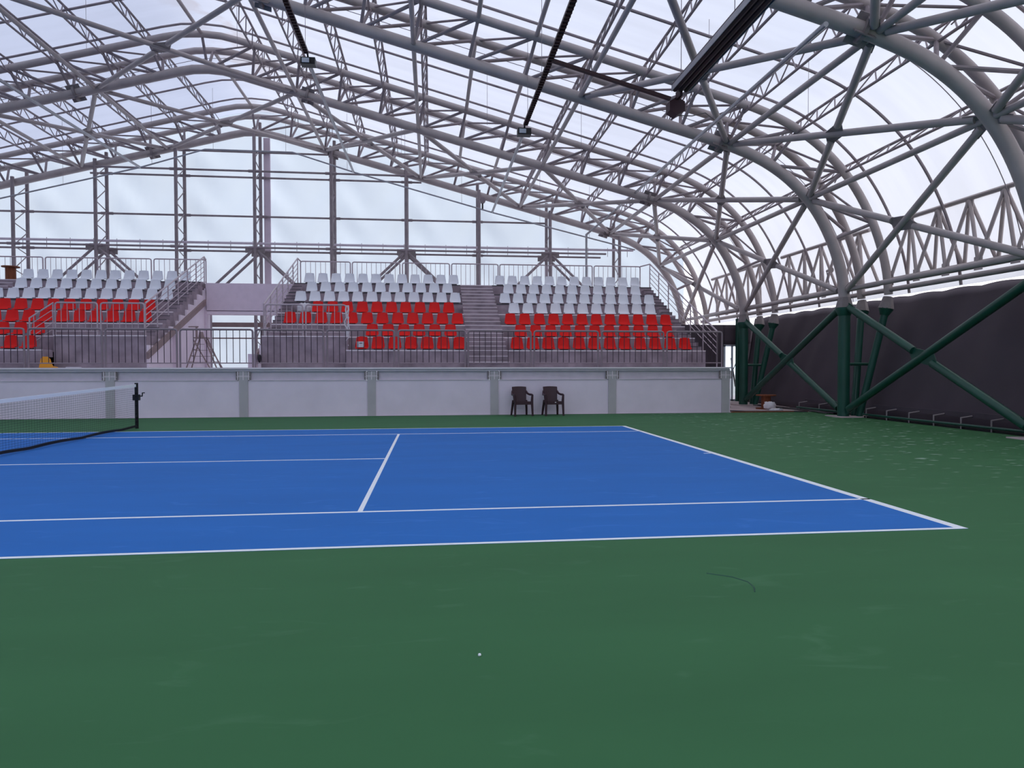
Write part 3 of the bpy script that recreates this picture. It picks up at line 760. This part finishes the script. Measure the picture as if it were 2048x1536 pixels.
# seats
def seat_mesh(name, m):
    prof = [(0.020, 0.425, 0.138), (0.019, 0.412, 0.158), (0.014, 0.37, 0.170), (0.006, 0.28, 0.182), (-0.008, 0.18, 0.197), (-0.022, 0.11, 0.205), (-0.05, 0.070, 0.208), (-0.11, 0.050, 0.208), (-0.17, 0.050, 0.206), (-0.205, 0.048, 0.200), (-0.215, 0.028, 0.185)]
    # (y, z, halfwidth)
    mb = MB(); n = 9; rows = len(prof)
    for th in (0, 1):
        for j, (y, z, hw) in enumerate(prof):
            a = prof[max(j-1, 0)]; b = prof[min(j+1, rows-1)]; d_ = Vector((b[0]-a[0], b[1]-a[1])).normalized(); nr = Vector((-d_.y, d_.x))*0.012*th
            for i in range(n):
                s = -1+2*i/(n-1); e = abs(s)**4
                lift = 0.018*e if 4 <= j <= 9 else 0.0; fwd = -0.028*e if j <= 5 else 0
                corner = -0.035*max(0, abs(s)-0.6)/0.4 if j == 0 else 0
                mb.v.append((s*hw, y+fwd - nr.x, z+lift+corner - nr.y))
    N = rows*n
    for j in range(rows-1):
        for i in range(n-1):
            a = j*n+i; mb.f.append([a, a+1, a+n+1, a+n]); mb.f.append([N+a, N+a+n, N+a+n+1, N+a+1])
    rim = [i for i in range(n)] + [j*n+n-1 for j in range(1, rows)] + [(rows-1)*n+i for i in range(n-2, -1, -1)] + [j*n for j in range(rows-2, 0, -1)]
    for a, b in zip(rim, rim[1:]+rim[:1]): mb.f.append([a, b, N+b, N+a])
    me = mb.mesh(name); me.materials.append(m)
    return me
SW, SR = seat_mesh('white_seat', WHITE), seat_mesh('red_seat', RED)
bkm = MB().box(-0.13, 0.13, -0.18, -0.04, 0.0, 0.035).box(-0.02, 0.02, -0.19, 0.0, 0.030, 0.05).mesh('bracket', False); bkm.materials.append(BRACK)
rown = ['front', 'second', 'third', 'fourth', 'fifth', 'sixth', 'top']
def seats(xs, k, blk, colour, fromtxt, rev):
    xs = sorted(xs, reverse=rev)
    for i, x in enumerate(xs):
        me = SW if colour == 'white' else SR
        o = obj('stadium_seat', me, None); o.location = (x+random.uniform(-0.008, 0.008), YR[k]+0.26, ZR[k]+0.012); o.rotation_euler.z = random.uniform(-0.02, 0.02)
        tag(o, '%s seat, %s from the %s, %s row, %s' % (colour, ORD[i+1], fromtxt, rown[k], blk), 'seat', '%s bucket seats in the %s row of the %s' % (colour, rown[k], blk))
        b = bpy.data.objects.new('bracket', bkm); COL.objects.link(b); b.parent = o
P12 = [9.86+0.5145*i for i in range(12)]; P11 = [10.10+0.5145*i for i in range(11)]
L12 = [2.33+0.5145*i for i in range(12)]; L11 = [2.58+0.514*i for i in range(11)]
for k in range(7):
    colour = 'red' if k < 3 else 'white'
    seats(P12 if k % 2 == 0 else P11, k, 'block right of the aisle', colour, 'aisle', False)
    if k == 0: L = [x for x in L12 if x > 4.6]
    elif k == 1: L = [x for x in L11 if x > 4.9]
    elif k == 3: L = [x for x in L11 if x > 3.0]
    else: L = L12 if k % 2 == 0 else L11
    c2 = 'red' if k < 4 else 'white'
    seats(L, k, 'block left of the aisle', c2, 'aisle', True)
    LL = {0: [-x for x in L12 if 4.6 < x < 6.2], 1: [-x for x in L11 if 4.9 < x < 6.8], 2: [-x for x in L12 if x < 7.3], 3: [-x for x in L11]}.get(k, [-x for x in (L12 if k % 2 == 0 else L11)])
    seats(LL, k, 'left stand', c2, 'right end', True)

# ------------------------------------------------------------------ railings
def rail_panel(x0, x1, y, z0, z1, m, label, grp, nb=10, ends=(True, True), r=0.024):
    t = empty('guardrail_panel', ((x0+x1)/2, y, z0), label, 'railing', grp)
    c = 0.07
    pts = []
    if ends[0]: pts += [(x0, y, z0), (x0, y, z1-c), (x0+0.02, y, z1-0.02), (x0+c, y, z1)]
    else: pts += [(x0, y, z1)]
    if ends[1]: pts += [(x1-c, y, z1), (x1-0.02, y, z1-0.02), (x1, y, z1-c), (x1, y, z0)]
    else: pts += [(x1, y, z1)]
    MB().path(pts, r, 8).build('frame_tube', m, t)
    MB().tube((x0, y, z0+0.13), (x1, y, z0+0.13), 0.017, 7).build('bottom_tube', m, t)
    bl = MB().tube((0, 0, 0), (0, 0, z1-z0-0.13), 0.0105, 6).mesh('baluster'); bl.materials.append(BALD if m is RAILD else m)
    for i in range(nb):
        x = x0+(i+1)*(x1-x0)/(nb+1)
        b = bpy.data.objects.new('baluster', bl); COL.objects.link(b); b.parent = t; b.location = Vector((x, y, z0+0.13))-t.location
    return t
fp = [(-6.55, -4.56), (-4.45, -2.45), (-2.35, -0.37), (-0.28, 1.79), (1.86, 3.85), (3.96, 5.96), (6.09, 8.13), (8.22, 10.18), (10.29, 12.33), (12.45, 14.47), (14.59, 16.43)]
fl = ['at the left edge of the photo', 'left of the net post', 'in front of the plastered end wall', 'in front of the step ladder', 'at the left end of the right stand', 'in front of the white box', 'just left of the aisle', 'in front of the aisle', 'above the two chairs', 'second from the right end', 'at the right end of the podium']
for (a, b), l in zip(fp, fl):
    rail_panel(a, b, 15.62, DK+0.02, 2.605, RAILD, 'dark steel guardrail panel on the podium edge, %s' % l, 'guardrail panels along the podium edge', 10, r=0.029)
bp_ = [(-9.95, -7.99), (-7.9, -5.97), (-5.88, -3.97), (-3.87, -1.89), (1.80, 3.79), (3.87, 5.80), (5.91, 7.85), (7.94, 9.89), (9.96, 11.93), (12.0, 13.94), (14.02, 16.05)]
for i, (a, b) in enumerate(bp_):
    w = ('left stand, %s from the left edge' % ORD[i+1]) if i < 4 else ('right stand, %s from its left end' % ORD[i-3])
    rail_panel(a, b, 23.2, ZR[6], 5.81, RAILM, 'steel guardrail panel behind the top row of the %s' % w, 'guardrail panels behind the top rows', 9, r=0.024)
for (a, b, w) in ((1.85, 3.0, 'right stand, left part'), (3.1, 4.36, 'right stand, part beside the red seats'), (-3.08, -1.80, 'left stand, part beside the gap'), (-4.40, -3.18, 'left stand, part beside the stairs')):
    rail_panel(a, b, 16.97, ZR[1]-0.01, 3.48, RAILM, 'pale guardrail panel on the landing of the %s' % w, 'guardrail panels on the landings', 6)
# stair handrails: sloping side rails with five lines
def side_rail(X, y0, z0, y1, z1, label, lead=None):
    t = empty('stair_railing', (X, y0, z0), label, 'railing', 'sloping side railings of the stands')
    pts = [(X, y0, z0+1.03), (X, y1, z1+1.03)]
    if lead: pts = pts + [lead]
    MB().path(pts, 0.027, 8).build('handrail', RAILM, t)
    for i in range(1, 5):
        dz = 1.03-i*0.19
        MB().tube((X, y0, z0+dz), (X, y1, z1+dz), 0.014, 6).build('infill_bar', RAILM, t)
    n = 6
    for i in range(n+1):
        f = i/n; y = y0+(y1-y0)*f; z = z0+(z1-z0)*f
        MB().tube((X, y, z-0.15), (X, y, z+1.03), 0.022, 7).build('post', RAILM, t)
    return t
side_rail(16.32, 15.75, 1.60, 22.7, 4.82, 'sloping steel side railing down the right end of the right stand', (16.05, 23.2, 5.81))
side_rail(1.78, 17.05, 2.46, 22.7, 4.82, 'sloping steel side railing at the left end of the right stand', (1.80, 23.2, 5.81))
side_rail(-1.80, 17.05, 2.46, 22.7, 4.82, 'sloping steel side railing at the right end of the left stand', (-1.89, 23.2, 5.81))
# short stair rail left of the left landing and its twin with torn plastic on the right
def short_rail(sg, label):
    X = sg*4.44
    t = empty('short_stair_rail', (X, 16.6, 1.6), label, 'railing', 'short stair rails at the landings')
    MB().path([(X, 16.97, 3.48), (X+sg*0.55, 16.7, 2.98), (X+sg*0.55, 16.7, 1.95)], 0.021, 8).build('handrail', RAILM, t)
    for i in range(1, 5): MB().tube((X, 16.97, 3.48-i*0.2), (X+sg*0.55, 16.7, 2.98-i*0.2), 0.010, 6).build('infill_bar', RAILM, t)
    MB().tube((X+sg*0.02, 16.97, 2.48), (X+sg*0.02, 16.97, 3.46), 0.018, 7).build('post', RAILM, t)
    MB().tube((X+sg*0.45, 16.74, 1.9), (X+sg*0.45, 16.74, 3.05), 0.012, 7).build('post', RAILM, t)
short_rail(-1, 'short sloping stair rail left of the left landing')
# steps below the left landing
t = empty('landing_steps', (-4.7, 16.5, DK), 'dark concrete steps at the left side of the left landing', 'steps')
for i in range(3): MB().box(-5.05+0.0, -4.42, 16.4+0.22*i, 17.2, DK+0.0 if i == 0 else DK+0.17*i, DK+0.17*(i+1)).build('step', CONC, t, False)
MB().box(-4.42, -3.9, 16.3, 16.9, DK, DK+0.02).build('step_line', LINE, t, False)
# torn plastic wrap on the right landing rail
w = MB(); random.seed(3)
for k in range(3):
    x, z = 4.38+0.03*k, 3.47; pts = [(x, 16.94, z)]
    while z > 2.1+0.2*k:
        z -= 0.13; pts.append((x+random.uniform(-0.06, 0.06)-0.06*(3.47-z)*0.4, 16.93+random.uniform(-0.02, 0.02), z))
    w.path(pts, 0.018, 5)
tag(w.build('plastic_wrap', PAPER), 'torn white plastic wrap hanging from the landing rail end', 'plastic wrap')

# ------------------------------------------------------------------ net
n_ = empty('tennis_net', (0, 5.485, 0), 'white banded tennis net with black posts across the court at left', 'tennis net')
NY0, NY1 = -0.914, 11.884
def ntop(y):
    u = (y-5.485)/6.4; return 0.914+(1.07-0.914)*min(1, u*u)**0.5
for y in (NY0, NY1):
    p = MB().tube((0, y, 0), (0, y, 1.10), 0.04, 14).build('net_post', BLACK, n_)
    MB().path([(0.04, y, 0.78), (0.13, y, 0.78), (0.13, y+0.02, 0.86), (0.18, y+0.02, 0.86)], 0.014, 7).build('crank', BLACK, p)
    MB().box(-0.07, 0.07, y-0.05, y+0.05, 0.68, 0.82).build('winder', BLACK, p)
ysn = [NY0+0.05+i*(NY1-NY0-0.1)/64 for i in range(65)]
def band(name, m, f0, f1, th):
    mb = MB()
    for y in ysn:
        a, b = f0(y), f1(y)
        mb.v += [(-th, y, a), (th, y, a), (th, y, b), (-th, y, b)]
    for i in range(len(ysn)-1):
        for k in range(4): mb.f.append([i*4+k, i*4+(k+1) % 4, (i+1)*4+(k+1) % 4, (i+1)*4+k])
    mb.f.append([0, 1, 2, 3]); L = (len(ysn)-1)*4; mb.f.append([L+3, L+2, L+1, L])
    return mb.build(name, m, n_, False)
band('headband', WTAPE, lambda y: ntop(y)-0.065, lambda y: ntop(y), 0.012)
band('bottom_tape', NETC, lambda y: 0.012+0.02*abs(math.sin(y*1.7)), lambda y: 0.062+0.02*abs(math.sin(y*1.7)), 0.012)
nm = MB(); ns = 150
for i in range(ns+1):
    y = NY0+0.06+i*(NY1-NY0-0.12)/ns
    nm.tube((0, y, 0.04), (0, y, ntop(y)-0.05), 0.0012, 4)
for k in range(1, 20):
    nm.path([(0, y, 0.04+(ntop(y)-0.1)*k/20) for y in ysn[::4]], 0.0017, 4)
tag(nm.build('net_mesh', NETC, n_, False), None, kind='stuff')
cs = MB()
for k in range(9): cs.path([(0, NY1-0.06, 0.12+0.1*k), (0.02, NY1-0.02, 0.15+0.1*k), (0, NY1-0.07, 0.19+0.1*k)], 0.008, 5)
cs.build('lacing_cord', BLACK, n_)
MB().box(-0.025, 0.025, 5.46, 5.51, 0.0, 0.92).build('centre_strap', WTAPE, n_, False)

# ------------------------------------------------------------------ plastic armchairs
def chair(loc_, rz, label):
    t = empty('plastic_armchair', loc_, label, 'chair', 'brown plastic armchairs against the podium')
    t.rotation_euler.z = rz
    def part(mb_, name):
        o = mb_.build(name, BROWN); o.parent = t; return o
    # seat (front is -y)
    part(MB().obox((0, -0.02, 0.42), (0.225, 0, 0), (0, 0.22, -0.008), (0, 0, 0.014)).obox((0, -0.235, 0.39), (0.23, 0, 0), (0, 0.014, 0), (0, 0, 0.045)), 'seat')
    bk = MB(); nn = 8
    for th in (0, 0.018):
        for j in range(7):
            f = j/6; z = 0.42+f*0.45; y = 0.19+f*0.10; hw = 0.215 - 0.012*math.cos(f*3)
            if j == 0: hw = 0.20
            for i in range(nn+1):
                s = -1+2*i/nn; bk.v.append((s*hw, y+0.03*(1-s*s)-th, z+(0.012*(1-s*s) if j == 6 else 0)))
    NN = 7*(nn+1)
    for j in range(6):
        for i in range(nn):
            a = j*(nn+1)+i; bk.f.append([a, a+1, a+nn+2, a+nn+1]); bk.f.append([NN+a, NN+a+nn+1, NN+a+nn+2, NN+a+1])
    rim = [i for i in range(nn+1)]+[j*(nn+1)+nn for j in range(1, 7)]+[6*(nn+1)+i for i in range(nn-1, -1, -1)]+[j*(nn+1) for j in range(5, 0, -1)]
    for a, b in zip(rim, rim[1:]+rim[:1]): bk.f.append([a, b, NN+b, NN+a])
    part(bk, 'backrest')
    for s in (-1, 1):
        ar = MB(); ar.path([(s*0.215, 0.26, 0.74), (s*0.245, 0.18, 0.665), (s*0.275, 0.08, 0.64), (s*0.28, -0.16, 0.64), (s*0.275, -0.22, 0.625)], 0.032, 8)
        part(ar, 'armrest')
        part(MB().path([(s*0.275, -0.22, 0.64), (s*0.262, -0.215, 0.44), (s*0.275, -0.25, 0.0)], [0.034, 0.042, 0.030], 8), 'front_leg')
        part(MB().path([(s*0.205, 0.20, 0.46), (s*0.23, 0.25, 0.2), (s*0.245, 0.29, 0.0)], [0.040, 0.036, 0.030], 8), 'rear_leg')
    return t
chair((9.80, 14.95, 0), math.radians(9), 'brown plastic armchair against the podium wall, left of the pair')
c2 = chair((10.75, 14.95, 0), math.radians(6), 'brown plastic armchair with a pale scrap under its seat, right of the pair')
tag(MB().obox((10.80, 14.70, 0.41), (0.02, 0, 0), (0, 0.008, 0), (0, 0, 0.012)).build('paper_tag', PAPER), 'tiny pale scrap on the seat edge of the right-hand brown armchair', 'scrap')

# ------------------------------------------------------------------ cable reels and litter
def reel(loc_, r1, r2, h, label, lower=True):
    t = empty('cable_reel', loc_, label, 'cable reel', 'wooden cable reels')
    x, y, z = loc_
    MB().path([(x, y, z+h-0.04), (x, y, z+h)], r1, 28).build('top_disc', WOOD, t)
    MB().path([(x, y, z+0.04), (x, y, z+h-0.04)], r2, 20).build('drum', WOOD, t)
    if lower: MB().path([(x, y, z), (x, y, z+0.04)], r1, 28).build('bottom_disc', WOOD, t)
    return t
reel((18.75, 17.2, 0.0), 0.34, 0.16, 0.50, 'small wooden cable reel on the concrete beside the tarpaulin')
reel((-8.88, 22.7, ZR[6]), 0.30, 0.17, 0.58, 'wooden cable reel standing on the top tier at the left edge', False)
random.seed(11)
def rag(c, s, m, label, cat, name):
    me = bpy.data.meshes.new(name); bm = bmesh.new(); bmesh.ops.create_icosphere(bm, subdivisions=3, radius=1)
    for v in bm.verts:
        k = 1+0.22*math.sin(v.co.x*7+c[0]*3)*math.cos(v.co.y*6+c[1])+0.12*math.sin(v.co.z*11)
        v.co = Vector((v.co.x*s[0]*k, v.co.y*s[1]*k, max(v.co.z, -0.75)*s[2]*k))
    mz = min(v.co.z for v in bm.verts)
    for v in bm.verts: v.co.z -= mz
    bm.to_mesh(me); bm.free()
    me.polygons.foreach_set('use_smooth', [True]*len(me.polygons))
    o = obj(name, me, m); o.location = c; return tag(o, label, cat)
rag((2.60, 19.60, ZR[3]), (0.24, 0.14, 0.20), PAPER, 'crumpled white plastic bag on the fourth row, against the railing post', 'bag', 'plastic_bag')
rag((3.02, 19.55, ZR[3]), (0.11, 0.12, 0.20), PAPER, 'narrow upright white plastic bag next to the first red seat of the fourth row', 'bag', 'plastic_bag')
rag((18.55, 16.55, 0), (0.20, 0.14, 0.15), PAPER, 'crumpled white sack in front of the small cable reel', 'sack', 'cement_sack')
rag((18.45, 15.9, 0), (0.22, 0.12, 0.05), PAPER, 'flat white rag at the green run-off edge before the reel', 'rag', 'rag')
rag((17.9, 20.3, 0), (0.3, 0.2, 0.10), FLOORC, 'low pile of pale rubble behind the door column', 'rubble', 'rubble_pile')
rag((17.35, 17.6, 0), (0.28, 0.2, 0.05), FLOORC, 'flat pale rubble beside the podium corner', 'rubble', 'rubble_pile')
for i in range(5):
    pts = []; y = 14.2
    x = 19.25+0.09*i
    while y < 19.4:
        pts.append((x+0.10*math.sin(y*1.3+i*1.9), y, 0.03+0.012*(i % 2))); y += 0.35
    tag(MB().path(pts, 0.016, 6).build('floor_cable', PIPEM), 'dark cable on the floor past the small reel, %s from the court side' % ORD[i+1], 'cable', 'cables along the tarpaulin foot')
tag(MB().path([(16.7, 16.2, 0.02), (17.3, 15.75, 0.02), (18.4, 15.62, 0.02), (19.2, 15.3, 0.02)], 0.018, 6).build('edge_hose', PIPEM), 'dark hose along the edge of the concrete by the podium corner', 'hose')
tag(MB().box(16.7, 19.3, 15.44, 15.52, 0.0, 0.03).build('edge_board', WOOD), 'thin board along the far edge of the green run-off', 'board')
# orange seat shell and pale plate on the left deck
o = obj('loose_seat_shell', seat_mesh('orange_seat', ORANGE), None); o.location = (-4.20, 16.05, DK+0.42); o.rotation_euler = (math.radians(35), math.radians(180), 0.1)
bpy.data.objects.remove(o)
os_ = MB(); P = [(-0.17, 0.0), (-0.17, 0.26), (-0.12, 0.33), (0.0, 0.33), (0.09, 0.26), (0.15, 0.13), (0.20, 0.05), (0.34, 0.02), (0.34, 0.0)]
for yy in (-0.015, 0.015):
    for (px_, pz) in P: os_.v.append((px_, yy+0.12*(pz/0.33), pz))
q = len(P); os_.f.append(list(range(q))); os_.f.append([q+i for i in reversed(range(q))])
for i in range(q): os_.f.append([i, (i+1) % q, q+(i+1) % q, q+i])
oo = os_.build('seat_shell', ORANGE); oo.location = (-4.20, 16.0, DK+0.02)
tag(oo, 'loose orange plastic seat shell lying on the deck behind the railing', 'seat shell')
tag(MB().path([(-3.42, 16.0, DK+0.0), (-3.42, 16.0, DK+0.045)], [0.22, 0.19], 16).build('pale_plate', FASC), 'flat pale plate on the deck right of the orange shell', 'plate')
# white box on the first front-row seat
t = empty('carton_box', (4.90, 16.35, 2.10), 'small white box with a dark handle slot on the leftmost front-row red seat', 'box')
MB().box(4.76, 4.98, 16.36, 16.50, 2.11, 2.29).build('box_body', PAPER, t, False)
MB().box(4.84, 4.93, 16.352, 16.36, 2.225, 2.245).build('handle_slot', BRACK, t, False)
# boxes at the left end of the right stand
tag(MB().box(1.42, 1.66, 16.5, 16.8, DK, DK+0.44).build('pale_bin', BEIGE), 'pale box standing on the deck against the left end of the right stand', 'box')
tag(MB().path([(1.72, 16.62, DK+0.30), (1.76, 16.62, DK+0.30)], 0.13, 18).build('dark_disc', BLACK), 'dark round disc leaning beside the pale box', 'disc')
tag(MB().path([(1.05, 20.5, DK), (1.05, 20.5, DK+0.62)], 0.28, 18).build('white_drum', PAPER), 'pale drum standing in the gap between the stands', 'drum')
# ladder trestle
t = empty('step_ladder', (-0.55, 18.6, DK), 'tall double step ladder standing in the gap between the stands', 'ladder')
LX, LY, LZ = -0.62, 18.6, DK
for (x0, x1) in ((-0.42, -0.10), (0.55, 0.12)):
    for dy in (-0.25, 0.25):
        MB().tube((LX+x0, LY+dy, LZ), (LX+x1, LY+dy*0.6, LZ+1.05), 0.022, 6).build('stile', BRWN, t)
    for k in range(1, 5):
        f = k/5; x = LX+x0+(x1-x0)*f; MB().tube((x, LY-0.25+0.1*f, LZ+1.05*f), (x, LY+0.25-0.1*f, LZ+1.05*f), 0.015, 5).build('rung', BRWN, t)
for k in range(1, 5): MB().tube((LX-0.42+0.08*k, LY-0.2, LZ+0.2*k), (LX+0.55-0.1*k, LY-0.2, LZ+0.2*k), 0.008, 5).build('brace_wire', BRWN, t)
MB().tube((LX+0.75, LY-0.3, LZ), (LX+0.2, LY-0.2, LZ+0.95), 0.022, 6).build('prop', BRWN, t)
MB().tube((LX+0.35, LY-0.3, LZ), (LX-0.2, LY-0.2, LZ+0.95), 0.022, 6).build('prop', BRWN, t)
MB().box(LX-0.2, LX+0.22, LY-0.18, LY+0.18, LZ+1.0, LZ+1.04).build('platform', BRWN, t)
MB().tube((LX-0.16, LY, LZ+1.0), (LX-0.16, LY, LZ+1.42), 0.035, 7).build('mast', BRWN, t)
MB().tube((LX-0.42, LY, LZ+1.40), (LX-0.10, LY, LZ+1.40), 0.02, 6).build('crossbar', BRWN, t)
MB().path([(LX+0.02, LY-0.1, LZ+1.04), (LX+0.02, LY-0.1, LZ+1.22)], [0.10, 0.06], 10).build('bucket', BRWN, t)

# small pebble and a hairline scuff on the green
rag((7.335, -2.19, 0.0), (0.008, 0.008, 0.007), WTAPE, 'tiny pale pebble on the green run-off before the near sideline', 'pebble', 'pebble')
tag(MB().path([(9.02, -1.00, 0.0006), (9.16, -1.10, 0.0006), (9.22, -1.22, 0.0006), (9.21, -1.33, 0.0006), (9.17, -1.42, 0.0006)], 0.004, 4).build('hair_scuff', GREEN), 'thin dark curved scratch on the green run-off', 'scratch')
# small loudspeaker under the eave truss
t = empty('horn_speaker', (20.0, 15.6, 4.6), 'small horn loudspeaker fixed among the eave webs', 'loudspeaker')
MB().path([(20.0, 15.6, 4.62), (20.0, 15.45, 4.62), (20.0, 15.35, 4.62)], [0.03, 0.05, 0.10], 12).build('horn', STEEL, t)
MB().tube((20.0, 15.6, 4.62), (20.13, 15.6, 4.0), 0.02, 6).build('bracket', STEELD, t)
